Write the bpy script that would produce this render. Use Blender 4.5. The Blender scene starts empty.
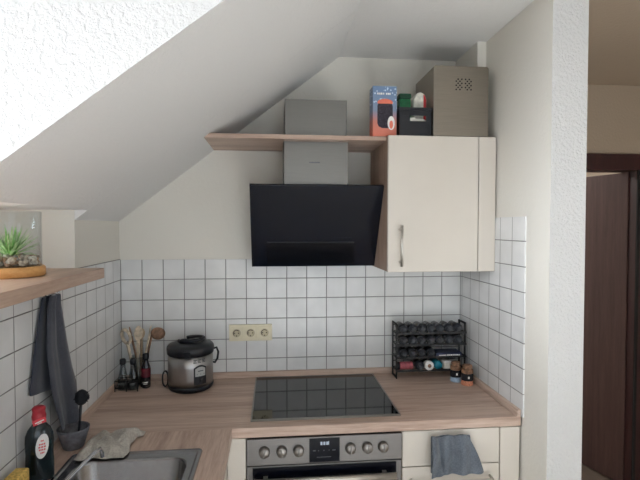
import bpy, bmesh, math, random
from mathutils import Vector, Matrix
random.seed(7)
S = bpy.context.scene
COL = S.collection
PI = math.pi
W = 0.8796            # worktop height
XR = 1.7035           # tiled face of the right wall
CZ = 2.475            # ceiling height

# ------------------------------------------------------------------ materials
def lin(c):
    return tuple(((v/12.92) if v <= .04045 else ((v+.055)/1.055)**2.4) for v in [x/255 for x in c]) + (1,)
def base(name, col, rough=.5, metal=0, spec=.5):
    m = bpy.data.materials.new(name); m.use_nodes = True
    n = m.node_tree.nodes; b = n['Principled BSDF']
    b.inputs['Base Color'].default_value = lin(col)
    b.inputs['Roughness'].default_value = rough; b.inputs['Metallic'].default_value = metal
    b.inputs['Specular IOR Level'].default_value = spec
    return m, n, m.node_tree.links, b
def coords(n, l, scale=(1, 1, 1)):
    t = n.new('ShaderNodeNewGeometry'); mp = n.new('ShaderNodeMapping'); mp.inputs['Scale'].default_value = scale
    l.new(t.outputs['Position'], mp.inputs['Vector']); return mp.outputs['Vector']
def ocoords(n, l, scale=(1, 1, 1)):
    t = n.new('ShaderNodeTexCoord'); mp = n.new('ShaderNodeMapping'); mp.inputs['Scale'].default_value = scale
    l.new(t.outputs['Object'], mp.inputs['Vector']); return mp.outputs['Vector']
def noise(n, l, vec, scale, detail=3, rough=.5):
    t = n.new('ShaderNodeTexNoise'); t.inputs['Scale'].default_value = scale
    t.inputs['Detail'].default_value = detail; t.inputs['Roughness'].default_value = rough
    l.new(vec, t.inputs['Vector']); return t.outputs['Fac']
def ramp(n, l, fac, stops):
    r = n.new('ShaderNodeValToRGB'); e = r.color_ramp.elements
    while len(e) < len(stops): e.new(.5)
    for k, (p, c) in enumerate(stops): e[k].position = p; e[k].color = lin(c)
    l.new(fac, r.inputs['Fac']); return r.outputs['Color']
def bump(n, l, b, h, dist, strength=1):
    x = n.new('ShaderNodeBump'); x.inputs['Distance'].default_value = dist; x.inputs['Strength'].default_value = strength
    l.new(h, x.inputs['Height']); l.new(x.outputs['Normal'], b.inputs['Normal'])
def math_(n, l, op, a, b=None):
    x = n.new('ShaderNodeMath'); x.operation = op
    for i, v in enumerate((a, b)):
        if v is None: continue
        if isinstance(v, (int, float)): x.inputs[i].default_value = v
        else: l.new(v, x.inputs[i])
    return x.outputs[0]

def plain(name, col, rough=.5, metal=0, spec=.5, var=.06, vs=30, bd=0):
    """a surface colour with faint procedural variation"""
    m, n, l, b = base(name, col, rough, metal, spec)
    f = noise(n, l, ocoords(n, l), vs, 3)
    d = tuple(max(0, c*(1-var)) for c in col); u = tuple(min(255, c*(1+var)) for c in col)
    l.new(ramp(n, l, f, [(.3, d), (.7, u)]), b.inputs['Base Color'])
    if bd: bump(n, l, b, f, bd)
    return m
def plaster(name, col, amp, sc=60):
    m, n, l, b = base(name, col, .9, 0, .2)
    v = coords(n, l)
    a = noise(n, l, v, sc, 4, .55); c = noise(n, l, v, sc*2.6, 2)
    h = math_(n, l, 'ADD', ramp_val(n, l, a), math_(n, l, 'MULTIPLY', c, .35))
    bump(n, l, b, h, amp)
    return m
def ramp_val(n, l, f):
    r = n.new('ShaderNodeMapRange'); r.inputs['From Min'].default_value = .38; r.inputs['From Max'].default_value = .62
    l.new(f, r.inputs['Value']); return r.outputs['Result']
def tiles(name, axis, pitch=.1, off=0., zoff=.07):
    m, n, l, b = base(name, (214, 213, 210), .22, 0, .5)
    g = n.new('ShaderNodeNewGeometry'); s = n.new('ShaderNodeSeparateXYZ'); l.new(g.outputs['Position'], s.inputs[0])
    u = math_(n, l, 'PINGPONG', math_(n, l, 'SUBTRACT', s.outputs[axis], off), pitch/2)
    w = math_(n, l, 'PINGPONG', math_(n, l, 'SUBTRACT', s.outputs[2], zoff), .05)
    d = math_(n, l, 'MINIMUM', u, w)
    r = n.new('ShaderNodeMapRange'); r.inputs['From Min'].default_value = .0011; r.inputs['From Max'].default_value = .0026
    l.new(d, r.inputs['Value']); fac = r.outputs['Result']
    mx = n.new('ShaderNodeMix'); mx.data_type = 'RGBA'; l.new(fac, mx.inputs[0])
    mx.inputs[6].default_value = lin((128, 126, 124))
    f = noise(n, l, coords(n, l), 9, 2)
    l.new(ramp(n, l, f, [(.3, (218, 218, 217)), (.7, (230, 230, 229))]), mx.inputs[7])
    l.new(mx.outputs[2], b.inputs['Base Color'])
    rr = n.new('ShaderNodeMapRange'); rr.inputs['To Min'].default_value = .8; rr.inputs['To Max'].default_value = .2
    l.new(fac, rr.inputs['Value']); l.new(rr.outputs['Result'], b.inputs['Roughness'])
    hh = math_(n, l, 'ADD', fac, math_(n, l, 'MULTIPLY', noise(n, l, coords(n, l), 22, 1), .25))
    bump(n, l, b, hh, .0012)
    return m
def wood(name, scale, stops, rough=.5, nscale=1.6, grain=.35, bmp=.0006):
    """long-grain board; scale stretches the noise along the grain"""
    m, n, l, b = base(name, (170, 140, 115), rough, 0, .4)
    v = coords(n, l, scale)
    a = noise(n, l, v, nscale, 5, .62)
    v2 = coords(n, l, tuple(s*3.3 for s in scale)); c = noise(n, l, v2, nscale*2.2, 3, .7)
    f = math_(n, l, 'ADD', math_(n, l, 'MULTIPLY', a, 1-grain), math_(n, l, 'MULTIPLY', c, grain))
    l.new(ramp(n, l, f, stops), b.inputs['Base Color']); bump(n, l, b, c, bmp)
    return m
def steel(name, col, rough=.28, scale=(1, 1, 60), amt=.12, var=.07):
    m, n, l, b = base(name, col, rough, 1)
    f = noise(n, l, ocoords(n, l, scale), 14, 4, .6)
    r = n.new('ShaderNodeMapRange'); r.inputs['To Min'].default_value = rough-amt/2; r.inputs['To Max'].default_value = rough+amt
    l.new(f, r.inputs['Value']); l.new(r.outputs['Result'], b.inputs['Roughness'])
    l.new(ramp(n, l, f, [(.3, tuple(c*(1-var) for c in col)), (.7, tuple(min(255, c*(1+var)) for c in col))]), b.inputs['Base Color'])
    return m
def glass(name, col=(245, 250, 248), rough=.0, ior=1.45, thin=False):
    m, n, l, b = base(name, col, rough)
    if thin:      # thin-walled pane: lets light straight through, reflects at grazing angles
        out = n['Material Output']; t = n.new('ShaderNodeBsdfTransparent'); t.inputs[0].default_value = lin(col)
        g = n.new('ShaderNodeBsdfGlossy'); g.inputs['Roughness'].default_value = .03
        f = n.new('ShaderNodeLayerWeight'); x = n.new('ShaderNodeMixShader')
        fr = math_(n, l, 'ADD', math_(n, l, 'MULTIPLY', math_(n, l, 'POWER', f.outputs['Facing'], 4.), .6), .04)
        l.new(fr, x.inputs[0]); l.new(t.outputs[0], x.inputs[1]); l.new(g.outputs[0], x.inputs[2]); l.new(x.outputs[0], out.inputs[0])
    else:
        b.inputs['Transmission Weight'].default_value = 1; b.inputs['IOR'].default_value = ior
    return m
def fabric(name, col, sc=220, var=.18, bd=.0012):
    m, n, l, b = base(name, col, .95, 0, .1)
    b.inputs['Sheen Weight'].default_value = .25
    v = ocoords(n, l); f = noise(n, l, v, sc, 3, .6); g = noise(n, l, v, 18, 2)
    h = math_(n, l, 'ADD', math_(n, l, 'MULTIPLY', f, .6), math_(n, l, 'MULTIPLY', g, .4))
    l.new(ramp(n, l, h, [(.3, tuple(c*(1-var) for c in col)), (.7, tuple(min(255, c*(1+var)) for c in col))]), b.inputs['Base Color'])
    bump(n, l, b, f, bd); return m

OAK = [(.30, (150, 124, 110)), (.44, (180, 154, 138)), (.56, (200, 176, 160)), (.72, (218, 197, 182))]
OAKE = [(.28, (140, 116, 100)), (.5, (172, 146, 128)), (.72, (196, 172, 152))]
M = dict(
    plaster=plaster('painted_plaster', (226, 222, 213), .0004, 70),
    rough=plaster('coarse_plaster_dimmed', (203, 202, 200), .0015, 85),  # same paint, toned darker to hold back the strong light on these faces
    ceil=plaster('ceiling_paint', (232, 231, 229), .0007, 70),
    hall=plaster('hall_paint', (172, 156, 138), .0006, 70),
    tile_b=tiles('tiles_back', 0, .1, 0.0),
    tile_r=tiles('tiles_right', 1, .1, -.014),
    tile_l=tiles('tiles_left', 1, .103, -.002),
    oak=wood('oak_laminate_along', (.35, 5.5, 5.5), OAK, .42, 3.2),
    oak_y=wood('oak_laminate_deep', (5.5, .45, 5.5), OAK, .42, 3.2),
    oak_z=wood('oak_laminate_upright', (6, 6, .5), OAKE, .55, 3),
    cream=plain('cream_cabinet_front', (212, 204, 193), .42, 0, .4, .012, 4),
    carcass=plain('white_carcass', (205, 200, 192), .6),
    gap=plain('gap_shadow_black', (18, 17, 17), .8),  # near-black colour standing in for shade in gaps and holes
    steel=steel('brushed_steel', (150, 146, 142), .34, (1, 1, 25), .05, .03),
    steel_c=steel('cooker_steel', (172, 170, 169), .36, (4, 4, 1), .03, .02), steel_o=steel('oven_steel', (112, 109, 107), .42, (1, 1, 25), .05, .03),
    steel_d=steel('brushed_steel_flue', (128, 126, 122), .45, (1, 1, 25), .04, .02),
    steel_box=steel('brushed_steel_box', (150, 142, 132), .42, (1, 25, 25), .04, .03),
    steel_sink=steel('sink_steel', (150, 150, 152), .24, (4, 4, 4), .05, .03),
    chrome=steel('chrome', (215, 215, 218), .1, (2, 2, 2), .04, .02),
    handle=steel('satin_nickel', (205, 200, 192), .42, (2, 2, 30), .05, .03),
    bglass=plain('black_glass', (15, 21, 33), .16, 0, .5, .05, 3),
    hob=plain('ceramic_glass', (10, 13, 18), .04, 0, .5, .04, 3),
    flap=plain('black_glass_flap', (8, 11, 18), .2, 0, .5, .05, 3),
    black=plain('black_plastic', (17, 20, 28), .38, 0, .5, .1, 40),
    blackm=plain('black_wire', (9, 9, 11), .5, 0, .5, .1, 40),
    softblack=plain('matt_black', (26, 27, 32), .7, 0, .3, .2, 80),
    ivory=plain('ivory_plastic', (226, 218, 192), .4, 0, .4, .03, 20),
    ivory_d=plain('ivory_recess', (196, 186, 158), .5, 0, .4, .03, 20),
    pin=plain('socket_hole_and_shade', (40, 36, 30), .7),  # pin holes, and the shade painted inside the recess rim
    walnut=wood('dark_brown_door', (9, 9, .5), [(.3, (70, 50, 48)), (.5, (84, 62, 58)), (.7, (96, 72, 66))], .45, 4),
    walnut_f=wood('dark_red_frame', (6, 6, .5), [(.3, (40, 20, 22)), (.7, (66, 34, 34))], .4, 4),
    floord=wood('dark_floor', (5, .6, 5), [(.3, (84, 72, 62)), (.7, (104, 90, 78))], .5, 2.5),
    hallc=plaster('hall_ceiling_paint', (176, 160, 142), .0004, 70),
    floor=wood('floor_laminate', (5, .6, 5), [(.3, (190, 180, 168)), (.7, (214, 206, 196))], .5, 2.5),
    beech=plain('beech_wood', (204, 188, 166), .6, 0, .3, .12, 60),
    brownwood=plain('olive_wood', (136, 106, 86), .55, 0, .3, .22, 45),
    paleb=plain('bamboo', (178, 156, 130), .5, 0, .4, .15, 50),
    tray=wood('acacia_tray', (3, 6, 14), [(.3, (206, 148, 86)), (.7, (236, 188, 124))], .5, 5),
    vglass=glass('clear_glass_wall', (250, 252, 252), thin=True),
    pane=glass('window_glass', (250, 252, 255), thin=True),
    bottle=glass('bottle_glass', (228, 232, 234), thin=True),
    jarglass=glass('jar_glass', (60, 62, 66), thin=True),
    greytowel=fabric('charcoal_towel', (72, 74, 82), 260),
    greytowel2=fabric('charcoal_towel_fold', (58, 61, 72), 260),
    bluetowel=fabric('slate_blue_towel', (98, 104, 112), 200, .2),
    beigecloth=fabric('beige_cloth', (172, 166, 156), 160, .15),
    greycup=plain('grey_stoneware', (104, 104, 110), .6, 0, .4, .15, 60, .0005),
    soap=plain('dark_green_soap', (16, 30, 34), .18, 0, .6, .2, 20),
    redcap=plain('red_plastic', (170, 34, 48), .35, 0, .5, .06),
    redlab=plain('red_label', (214, 66, 76), .5),
    whitelab=plain('white_label', (236, 234, 230), .5, 0, .4, .03),
    sponge=plain('yellow_sponge', (214, 180, 104), .95, 0, .1, .14, 160, .002),
    winered=plain('dark_red_label', (92, 26, 38), .5, 0, .4, .2, 40),
    liquid=plain('dark_liquid', (30, 26, 30), .15),
    oil=plain('pale_oil', (96, 92, 90), .1, 0, .6),
    leaf=plain('air_plant_leaf', (132, 190, 104), .5, 0, .4, .22, 60),
    leaf2=plain('air_plant_leaf_pale', (190, 226, 160), .5, 0, .4, .2, 60),
    stone=plain('pebbles', (168, 156, 144), .7, 0, .4, .35, 45),
    boxblue=None,
    greenc=plain('green_carton', (18, 104, 62), .5, 0, .4, .15, 40),
    greend=plain('dark_green_carton', (10, 70, 44), .5),
    whitep=plain('white_packet', (222, 220, 208), .6, 0, .4, .08, 60),
    redp=plain('red_packet', (196, 44, 48), .5),
    teal=plain('teal_label', (30, 122, 140), .5, 0, .4, .1),
    pink=plain('pink_label', (168, 88, 96), .5, 0, .4, .15, 90),
    navy=plain('navy_carton', (34, 42, 70), .5, 0, .4, .1),
    copper=plain('brown_jar_lid', (142, 108, 84), .42, .3, .5, .25, 60),
    bluesalt=plain('pale_blue_grains', (160, 180, 200), .8, 0, .3, .1, 200, .001),
    orsalt=plain('orange_grains', (206, 138, 108), .8, 0, .3, .14, 200, .001),
    lidgrey=plain('jar_lid_emblem', (70, 73, 80), .5, 0, .4, .2, 90),
    spk=plain('speaker_mesh', (58, 54, 62), .8, 0, .3, .3, 200, .0006),
    spkor=plain('coral_print', (232, 124, 100), .5, 0, .4, .06),
    flat=plain('panel_grey', (176, 178, 176), .35, 0, .5, .03),
    room2=plain('far_room_paint', (222, 220, 214), .9, 0, .2, .02, 3),
    sill=wood('sill_oak', (5.5, .45, 5.5), [(.30, (160, 132, 114)), (.5, (184, 156, 136)), (.72, (206, 180, 158))], .4, 3.2),
    blackwin=plain('oven_glass', (8, 10, 20), .2, 0, .12, .05, 3),
    lum=None,
)
def carton():
    m, n, l, b = base('speaker_box_print', (110, 140, 180), .45)
    g = n.new('ShaderNodeNewGeometry'); s = n.new('ShaderNodeSeparateXYZ'); l.new(g.outputs['Position'], s.inputs[0])
    r = n.new('ShaderNodeMapRange'); r.inputs['From Min'].default_value = 2.02; r.inputs['From Max'].default_value = 2.235
    l.new(s.outputs[2], r.inputs['Value'])
    c = ramp(n, l, r.outputs['Result'], [(.0, (222, 124, 100)), (.3, (204, 128, 112)), (.52, (128, 146, 172)), (1., (108, 134, 170))])
    v = n.new('ShaderNodeTexVoronoi'); v.inputs['Scale'].default_value = 75; l.new(g.outputs['Position'], v.inputs['Vector'])
    dots = math_(n, l, 'LESS_THAN', v.outputs['Distance'], .3)
    up = math_(n, l, 'GREATER_THAN', s.outputs[2], 2.16)
    mx = n.new('ShaderNodeMix'); mx.data_type = 'RGBA'; l.new(math_(n, l, 'MULTIPLY', dots, up), mx.inputs[0])
    l.new(c, mx.inputs[6]); mx.inputs[7].default_value = lin((196, 214, 232)); l.new(mx.outputs[2], b.inputs['Base Color'])
    return m
M['boxblue'] = carton()
def emis(name, col, s):
    m, n, l, b = base(name, col, .5); b.inputs['Emission Color'].default_value = lin(col); b.inputs['Emission Strength'].default_value = s; return m
M['lum'] = emis('lit_digits', (150, 160, 175), .3)

# ------------------------------------------------------------------ mesh tools
def bm_(): return bmesh.new()
def box(b, x0, x1, y0, y1, z0, z1, mi=0, rot=None, piv=None):
    vs = [b.verts.new((x, y, z)) for x in (x0, x1) for y in (y0, y1) for z in (z0, z1)]
    if rot is not None:
        p = Vector(piv) if piv else Vector(((x0+x1)/2, (y0+y1)/2, (z0+z1)/2))
        for v in vs: v.co = p + rot @ (v.co-p)
    for f in ((0, 1, 3, 2), (4, 6, 7, 5), (0, 4, 5, 1), (2, 3, 7, 6), (0, 2, 6, 4), (1, 5, 7, 3)):
        b.faces.new([vs[i] for i in f]).material_index = mi
    return vs
def prism(b, pts, axis, a0, a1, mi=0):
    """extrude a polygon given in the two other axes (order x,y,z without axis)"""
    def P(p, a):
        q = list(p); q.insert(axis, a); return q
    lo = [b.verts.new(P(p, a0)) for p in pts]; hi = [b.verts.new(P(p, a1)) for p in pts]
    n = len(pts)
    b.faces.new(lo).material_index = mi; b.faces.new(hi[::-1]).material_index = mi
    for i in range(n):
        b.faces.new((lo[i], hi[i], hi[(i+1) % n], lo[(i+1) % n])).material_index = mi
def lathe(b, prof, c, seg=32, mi=0, mat=None, close=True, smooth=True):
    """prof: [(r,z)...] around z through c; mat rotates around c"""
    c = Vector(c); rings = []
    for r, z in prof:
        if r < 1e-6:
            p = Vector((0, 0, z)); p = (mat @ p if mat else p)+c; rings.append([b.verts.new(p)])
        else:
            ring = []
            for k in range(seg):
                a = 2*PI*k/seg; p = Vector((r*math.cos(a), r*math.sin(a), z)); p = (mat @ p if mat else p)+c
                ring.append(b.verts.new(p))
            rings.append(ring)
    for i in range(len(rings)-1):
        A, B = rings[i], rings[i+1]
        for k in range(seg):
            k2 = (k+1) % seg
            if len(A) == 1 and len(B) == 1: break
            if len(A) == 1: f = b.faces.new((A[0], B[k], B[k2]))
            elif len(B) == 1: f = b.faces.new((A[k], A[k2], B[0]))
            else: f = b.faces.new((A[k], A[k2], B[k2], B[k]))
            f.material_index = mi; f.smooth = smooth
    if close:
        for R in (rings[0], rings[-1]):
            if len(R) > 2: b.faces.new(R).material_index = mi
def tube(b, path, r, seg=10, mi=0, cap=True, closed=False):
    path = [Vector(p) for p in path]; n = len(path); rings = []
    prev = None
    for i, p in enumerate(path):
        if closed: t = path[(i+1) % n]-path[i-1]
        else: t = path[min(i+1, n-1)]-path[max(i-1, 0)]
        t.normalize()
        if prev is None:
            a = Vector((0, 0, 1)) if abs(t.z) < .9 else Vector((1, 0, 0)); u = t.cross(a).normalized()
        else: u = (prev-t*prev.dot(t)).normalized()
        prev = u; w = t.cross(u); rr = r[i] if isinstance(r, (list, tuple)) else r
        rings.append([b.verts.new(p+(u*math.cos(2*PI*k/seg)+w*math.sin(2*PI*k/seg))*rr) for k in range(seg)])
    for i in range(n if closed else n-1):
        A, B = rings[i], rings[(i+1) % n]
        for k in range(seg):
            f = b.faces.new((A[k], A[(k+1) % seg], B[(k+1) % seg], B[k])); f.smooth = True; f.material_index = mi
    if cap and not closed:
        b.faces.new(rings[0][::-1]).material_index = mi; b.faces.new(rings[-1]).material_index = mi
def ell(b, c, r, mat=None, mi=0, u=16, v=10):
    c = Vector(c); prof = [(math.sin(PI*k/v), -math.cos(PI*k/v)) for k in range(v+1)]; rings = []
    for pr_, pz in prof:
        k_ = 1 if pr_ < 1e-6 else u; ring = []
        for k in range(k_):
            a = 2*PI*k/u; p = Vector((pr_*math.cos(a)*r[0], pr_*math.sin(a)*r[1], pz*r[2])); ring.append(b.verts.new((mat @ p if mat else p)+c))
        rings.append(ring)
    for i in range(v):
        A, B = rings[i], rings[i+1]
        for k in range(u):
            k2 = (k+1) % u
            if len(A) == 1: f = b.faces.new((A[0], B[k], B[k2]))
            elif len(B) == 1: f = b.faces.new((A[k], A[k2], B[0]))
            else: f = b.faces.new((A[k], A[k2], B[k2], B[k]))
            f.smooth = True; f.material_index = mi
def grid(b, P, mi=0, flip=False):
    V = [[b.verts.new(p) for p in row] for row in P]
    for i in range(len(V)-1):
        for j in range(len(V[0])-1):
            q = (V[i][j], V[i][j+1], V[i+1][j+1], V[i+1][j]); f = b.faces.new(q[::-1] if flip else q); f.smooth = True; f.material_index = mi
def arc(b, c, r, a0, a1, z0, z1, t=.003, n=12, mi=0, shape=None):
    """panel wrapped on a cylinder; angles from -y towards +x; shape(u)->top factor"""
    def ring(rr):
        lo, hi = [], []
        for k in range(n+1):
            u = k/n; a = a0+(a1-a0)*u; x, y = c[0]+rr*math.sin(a), c[1]-rr*math.cos(a)
            zt = z1 if shape is None else z0+(z1-z0)*shape(u)
            lo.append(b.verts.new((x, y, z0))); hi.append(b.verts.new((x, y, zt)))
        return lo, hi
    L1, H1 = ring(r); L2, H2 = ring(r+t)
    for k in range(n):
        for q in ((L2[k], L2[k+1], H2[k+1], H2[k]), (H1[k], H2[k], H2[k+1], H1[k+1]), (L1[k+1], L2[k+1], L2[k], L1[k]), (L1[k], H1[k], H1[k+1], L1[k+1])):
            b.faces.new(q).material_index = mi
    b.faces.new((L1[0], L2[0], H2[0], H1[0])).material_index = mi; b.faces.new((L1[n], H1[n], H2[n], L2[n])).material_index = mi

def worldloc(o):
    v = Vector((0, 0, 0))
    while o is not None: v += o.location; o = o.parent
    return v
def obj(name, b, mats, parent=None, bev=0, seg=2, label=None, solid=0, sub=0, norm=True, origin=None):
    """link the bmesh (drawn in world coordinates) as ONE mesh object"""
    if norm: bmesh.ops.recalc_face_normals(b, faces=b.faces)
    me = bpy.data.meshes.new(name); o = bpy.data.objects.new(name, me); COL.objects.link(o)
    if parent is not None:
        off = worldloc(parent); o.parent = parent
    else:
        if origin is None:
            xs = [v.co.x for v in b.verts]; ys = [v.co.y for v in b.verts]; zs = [v.co.z for v in b.verts]
            origin = ((min(xs)+max(xs))/2, (min(ys)+max(ys))/2, min(zs))
        off = Vector(origin); o.location = off
    for v in b.verts: v.co -= off
    b.to_mesh(me); b.free()
    for m in (mats if isinstance(mats, (list, tuple)) else [mats]): me.materials.append(m)
    if solid:
        s = o.modifiers.new('s', 'SOLIDIFY'); s.thickness = solid; s.offset = 0
    if sub:
        s = o.modifiers.new('d', 'SUBSURF'); s.levels = sub; s.render_levels = sub
    if bev:
        s = o.modifiers.new('b', 'BEVEL'); s.width = bev; s.segments = seg; s.limit_method = 'ANGLE'; s.angle_limit = .7
    if label: o['label'] = label
    return o
def tag(o, label, cat, group=None, kind=None):
    o['label'] = label; o['category'] = cat
    if group: o['group'] = group
    if kind: o['kind'] = kind
    return o
def thing(name, loc, label, cat, group=None):
    o = bpy.data.objects.new(name, None); o.empty_display_size = .03; COL.objects.link(o); o.location = loc
    return tag(o, label, cat, group)
def struct(name, b, mats, label=None, **k):
    o = obj(name, b, mats, origin=(0, 0, 0), **k); o['kind'] = 'structure'
    if label: o['label'] = label
    return o
def B(*a, **k):
    b = bm_(); box(b, *a, **k); return b
def Rz(a): return Matrix.Rotation(a, 3, 'Z')
def Rx(a): return Matrix.Rotation(a, 3, 'X')
def Ry(a): return Matrix.Rotation(a, 3, 'Y')

# ------------------------------------------------------------------ camera
cam = bpy.data.cameras.new('camera'); co = bpy.data.objects.new('camera', cam); COL.objects.link(co)
co.location = (.7347, -2.3209, 1.6266); co.rotation_euler = (PI/2-.0285, 0, -.0998)
cam.sensor_width = 36; cam.lens = 464.52/640*36; cam.clip_start = .02; S.camera = co

# ------------------------------------------------------------------ room shell
SL = .7702
def sz(x): return 1.65+SL*(x+.009)          # height of the sloped ceiling at x
def sx(z): return (z-1.65)/SL-.009
YC = -1.241; HX = -.45; NZ = 1.69
struct('floor', B(-.6, 3.7, -4.0, .35, -.1, 0), M['floor'])
struct('floor_far', B(-.6, 3.7, .35, 2.4, -.1, 0), M['floord'], 'darker floor of the room beyond the door')
struct('ceiling', B(-.6, 1.843, -4.0, 2.4, CZ, CZ+.12), M['ceil'], 'flat white ceiling')
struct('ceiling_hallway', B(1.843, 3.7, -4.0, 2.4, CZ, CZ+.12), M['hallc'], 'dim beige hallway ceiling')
b = bm_(); prism(b, [(sx(1.65), 1.65), (sx(CZ), CZ), (sx(CZ), CZ+.1), (-.6, CZ+.1), (-.6, 1.65)], 1, -.498, .06)
struct('ceiling_sloped', b, M['ceil'], 'sloped attic ceiling over the counter')
b = bm_(); prism(b, [(sx(NZ), NZ), (sx(CZ), CZ), (sx(CZ), CZ+.1), (-.6, CZ+.1), (-.6, NZ)], 1, YC, -.5)
for f in b.faces:
    if all(abs(v.co.y-YC) < 1e-5 for v in f.verts): f.material_index = 1
struct('ceiling_dormer', b, [M['ceil'], M['rough']], 'end of the sloped ceiling with the rough dormer cheek')
struct('wall_back', B(-.1, 1.7095, .006, .12, 0, CZ+.02), M['plaster'])
b = bm_(); box(b, 1.7095, 1.843, -.764, .3, 0, CZ+.02)
for f in b.faces:
    if all(abs(v.co.y+.764) < 1e-5 for v in f.verts): f.material_index = 1
struct('wall_right', b, [M['plaster'], M['rough']])
struct('pillar', B(1.668, 1.7095, -.25, .006, 1.67, CZ+.01), M['plaster'], 'white boxed-in duct in the upper corner')
b = bm_(); box(b, -.6, -.006, -.5, .006, 0, 1.73); box(b, -.6, -.006, -4, -.5, 0, 1.434)
struct('wall_left', b, M['plaster'])
# dormer: outer wall with a tall window and a low pane beside the plant
D0, D1 = -2.40, -1.33
b = bm_(); box(b, -.6, HX, D1, YC-.0, 1.43, CZ); box(b, -.6, HX, YC, -1.19, 1.43, 1.69); box(b, -.6, HX, -.62, -.5, 1.43, 1.69)
box(b, -.6, HX, -4, D0, 1.43, CZ); box(b, -.6, HX, D0, D1, 2.36, CZ); struct('wall_dormer', b, M['plaster'])
b = bm_(); box(b, -.45, .35, -4, -3.05, 1.434, CZ); struct('wall_dormer_end', b, M['plaster'])
b = bm_()
for a in ((D0, D0+.06), (-1.90, -1.83), (D1-.06, D1)): box(b, -.53, -.47, a[0], a[1], 1.474, 2.36)
box(b, -.53, -.47, D0, D1, 1.474, 1.53); box(b, -.53, -.47, D0, D1, 2.30, 2.36)
w = struct('window_1', b, M['whitelab'], 'white dormer window frame', bev=.004)
obj('pane', B(-.505, -.497, D0+.05, D1-.05, 1.52, 2.31), M['pane'], w)
b = bm_(); box(b, -.53, -.47, -1.19, -1.16, 1.474, 1.69); box(b, -.53, -.47, -.65, -.62, 1.474, 1.69); box(b, -.53, -.47, -1.16, -.65, 1.474, 1.50); box(b, -.53, -.47, -1.16, -.65, 1.665, 1.69)
w = struct('window_3', b, M['whitelab'], 'low window frame behind the air plant', bev=.003)
obj('pane', B(-.505, -.497, -1.165, -.645, 1.495, 1.67), M['pane'], w)
# tiles
struct('trim_1', B(0, XR, 0, .006, W-.02, 1.4665), M['tile_b'], 'white square wall tiles on the back wall')
struct('trim_2', B(XR, XR+.006, -.610, 0.0, W+.0, 1.6665), M['tile_r'], 'white square wall tiles on the right wall')
b = bm_(); box(b, -.006, 0, -.5, .0, W-.02, 1.47); box(b, -.006, 0, -2.6, -.5, W-.02, 1.434)
struct('trim_3', b, M['tile_l'], 'white square wall tiles on the left wall')
# rear and far side of the room
b = bm_(); box(b, -.6, 3.7, -4.1, -4.0, 0, .1); box(b, -.6, 3.7, -4.1, -4.0, 2.2, CZ); box(b, -.6, .3, -4.1, -4.0, .1, 2.2); box(b, 2.1, 3.7, -4.1, -4.0, .1, 2.2)
struct('wall_rear', b, M['plaster'])
b = bm_()
for a in ((.3, .37), (1.16, 1.24), (2.03, 2.1)): box(b, a[0], a[1], -4.08, -4.03, .1, 2.2)
box(b, .3, 2.1, -4.08, -4.03, .1, .17); box(b, .3, 2.1, -4.08, -4.03, 2.14, 2.2)
w = struct('window_added_rear', b, M['whitelab'], 'white frame of the unseen window added behind the viewer for light', bev=.004)  # unseen opening, added and carried down low so light bounces upward
obj('pane', B(.35, 2.05, -4.058, -4.052, .15, 2.15), M['pane'], w)
b = bm_(); box(b, 3.6, 3.7, -2.5, 2.4, 0, CZ); box(b, 3.6, 3.7, -4, -3.7, 0, CZ); box(b, 3.6, 3.7, -3.7, -2.5, 0, .45); box(b, 3.6, 3.7, -3.7, -2.5, 2.05, CZ)
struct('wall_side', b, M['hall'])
b = bm_(); box(b, 3.63, 3.68, -3.7, -3.64, .45, 2.05); box(b, 3.63, 3.68, -2.56, -2.5, .45, 2.05); box(b, 3.63, 3.68, -3.64, -2.56, .45, .51); box(b, 3.63, 3.68, -3.64, -2.56, 1.99, 2.05)
w = struct('window_added_side', b, M['whitelab'], 'white frame of the unseen side window added for fill light', bev=.004)  # unseen opening, added so side light reaches the sloped ceiling
obj('pane', B(3.65, 3.656, -3.65, -2.55, .50, 2.0), M['pane'], w)
b = bm_(); box(b, 1.843, 2.06, .3, .4, 0, CZ); box(b, 2.93, 3.6, .3, .4, 0, CZ); box(b, 2.06, 2.93, .3, .4, 2.0, CZ)
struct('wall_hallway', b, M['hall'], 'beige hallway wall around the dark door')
struct('wall_far', B(1.0, 3.7, 2.3, 2.4, 0, CZ), M['room2'])
struct('wall_far_side', B(1.2, 1.3, .4, 2.3, 0, CZ), M['room2'])
# door
b = bm_()
box(b, 1.99, 2.08, .28, .42, 0, 1.967); box(b, 2.913, 3.01, .28, .42, 0, 1.967); box(b, 1.99, 3.01, .28, .42, 1.967, 2.063)
dr = struct('door_1', b, M['walnut_f'], 'dark reddish brown door frame', bev=.004)
b = bm_(); R = Rz(math.radians(-75)); box(b, 2.905-.80, 2.905, .34, .38, .008, 1.962, rot=R, piv=(2.905, .34, 0))
obj('door_leaf', b, M['walnut'], dr, .003, label='dark brown door leaf standing open')
b = bm_(); box(b, 2.9105, 2.928, .27, .279, .01, 1.966); obj('jamb_gap', b, M['gap'], dr)  # black strip standing in for the dark gap at the door jamb

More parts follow.
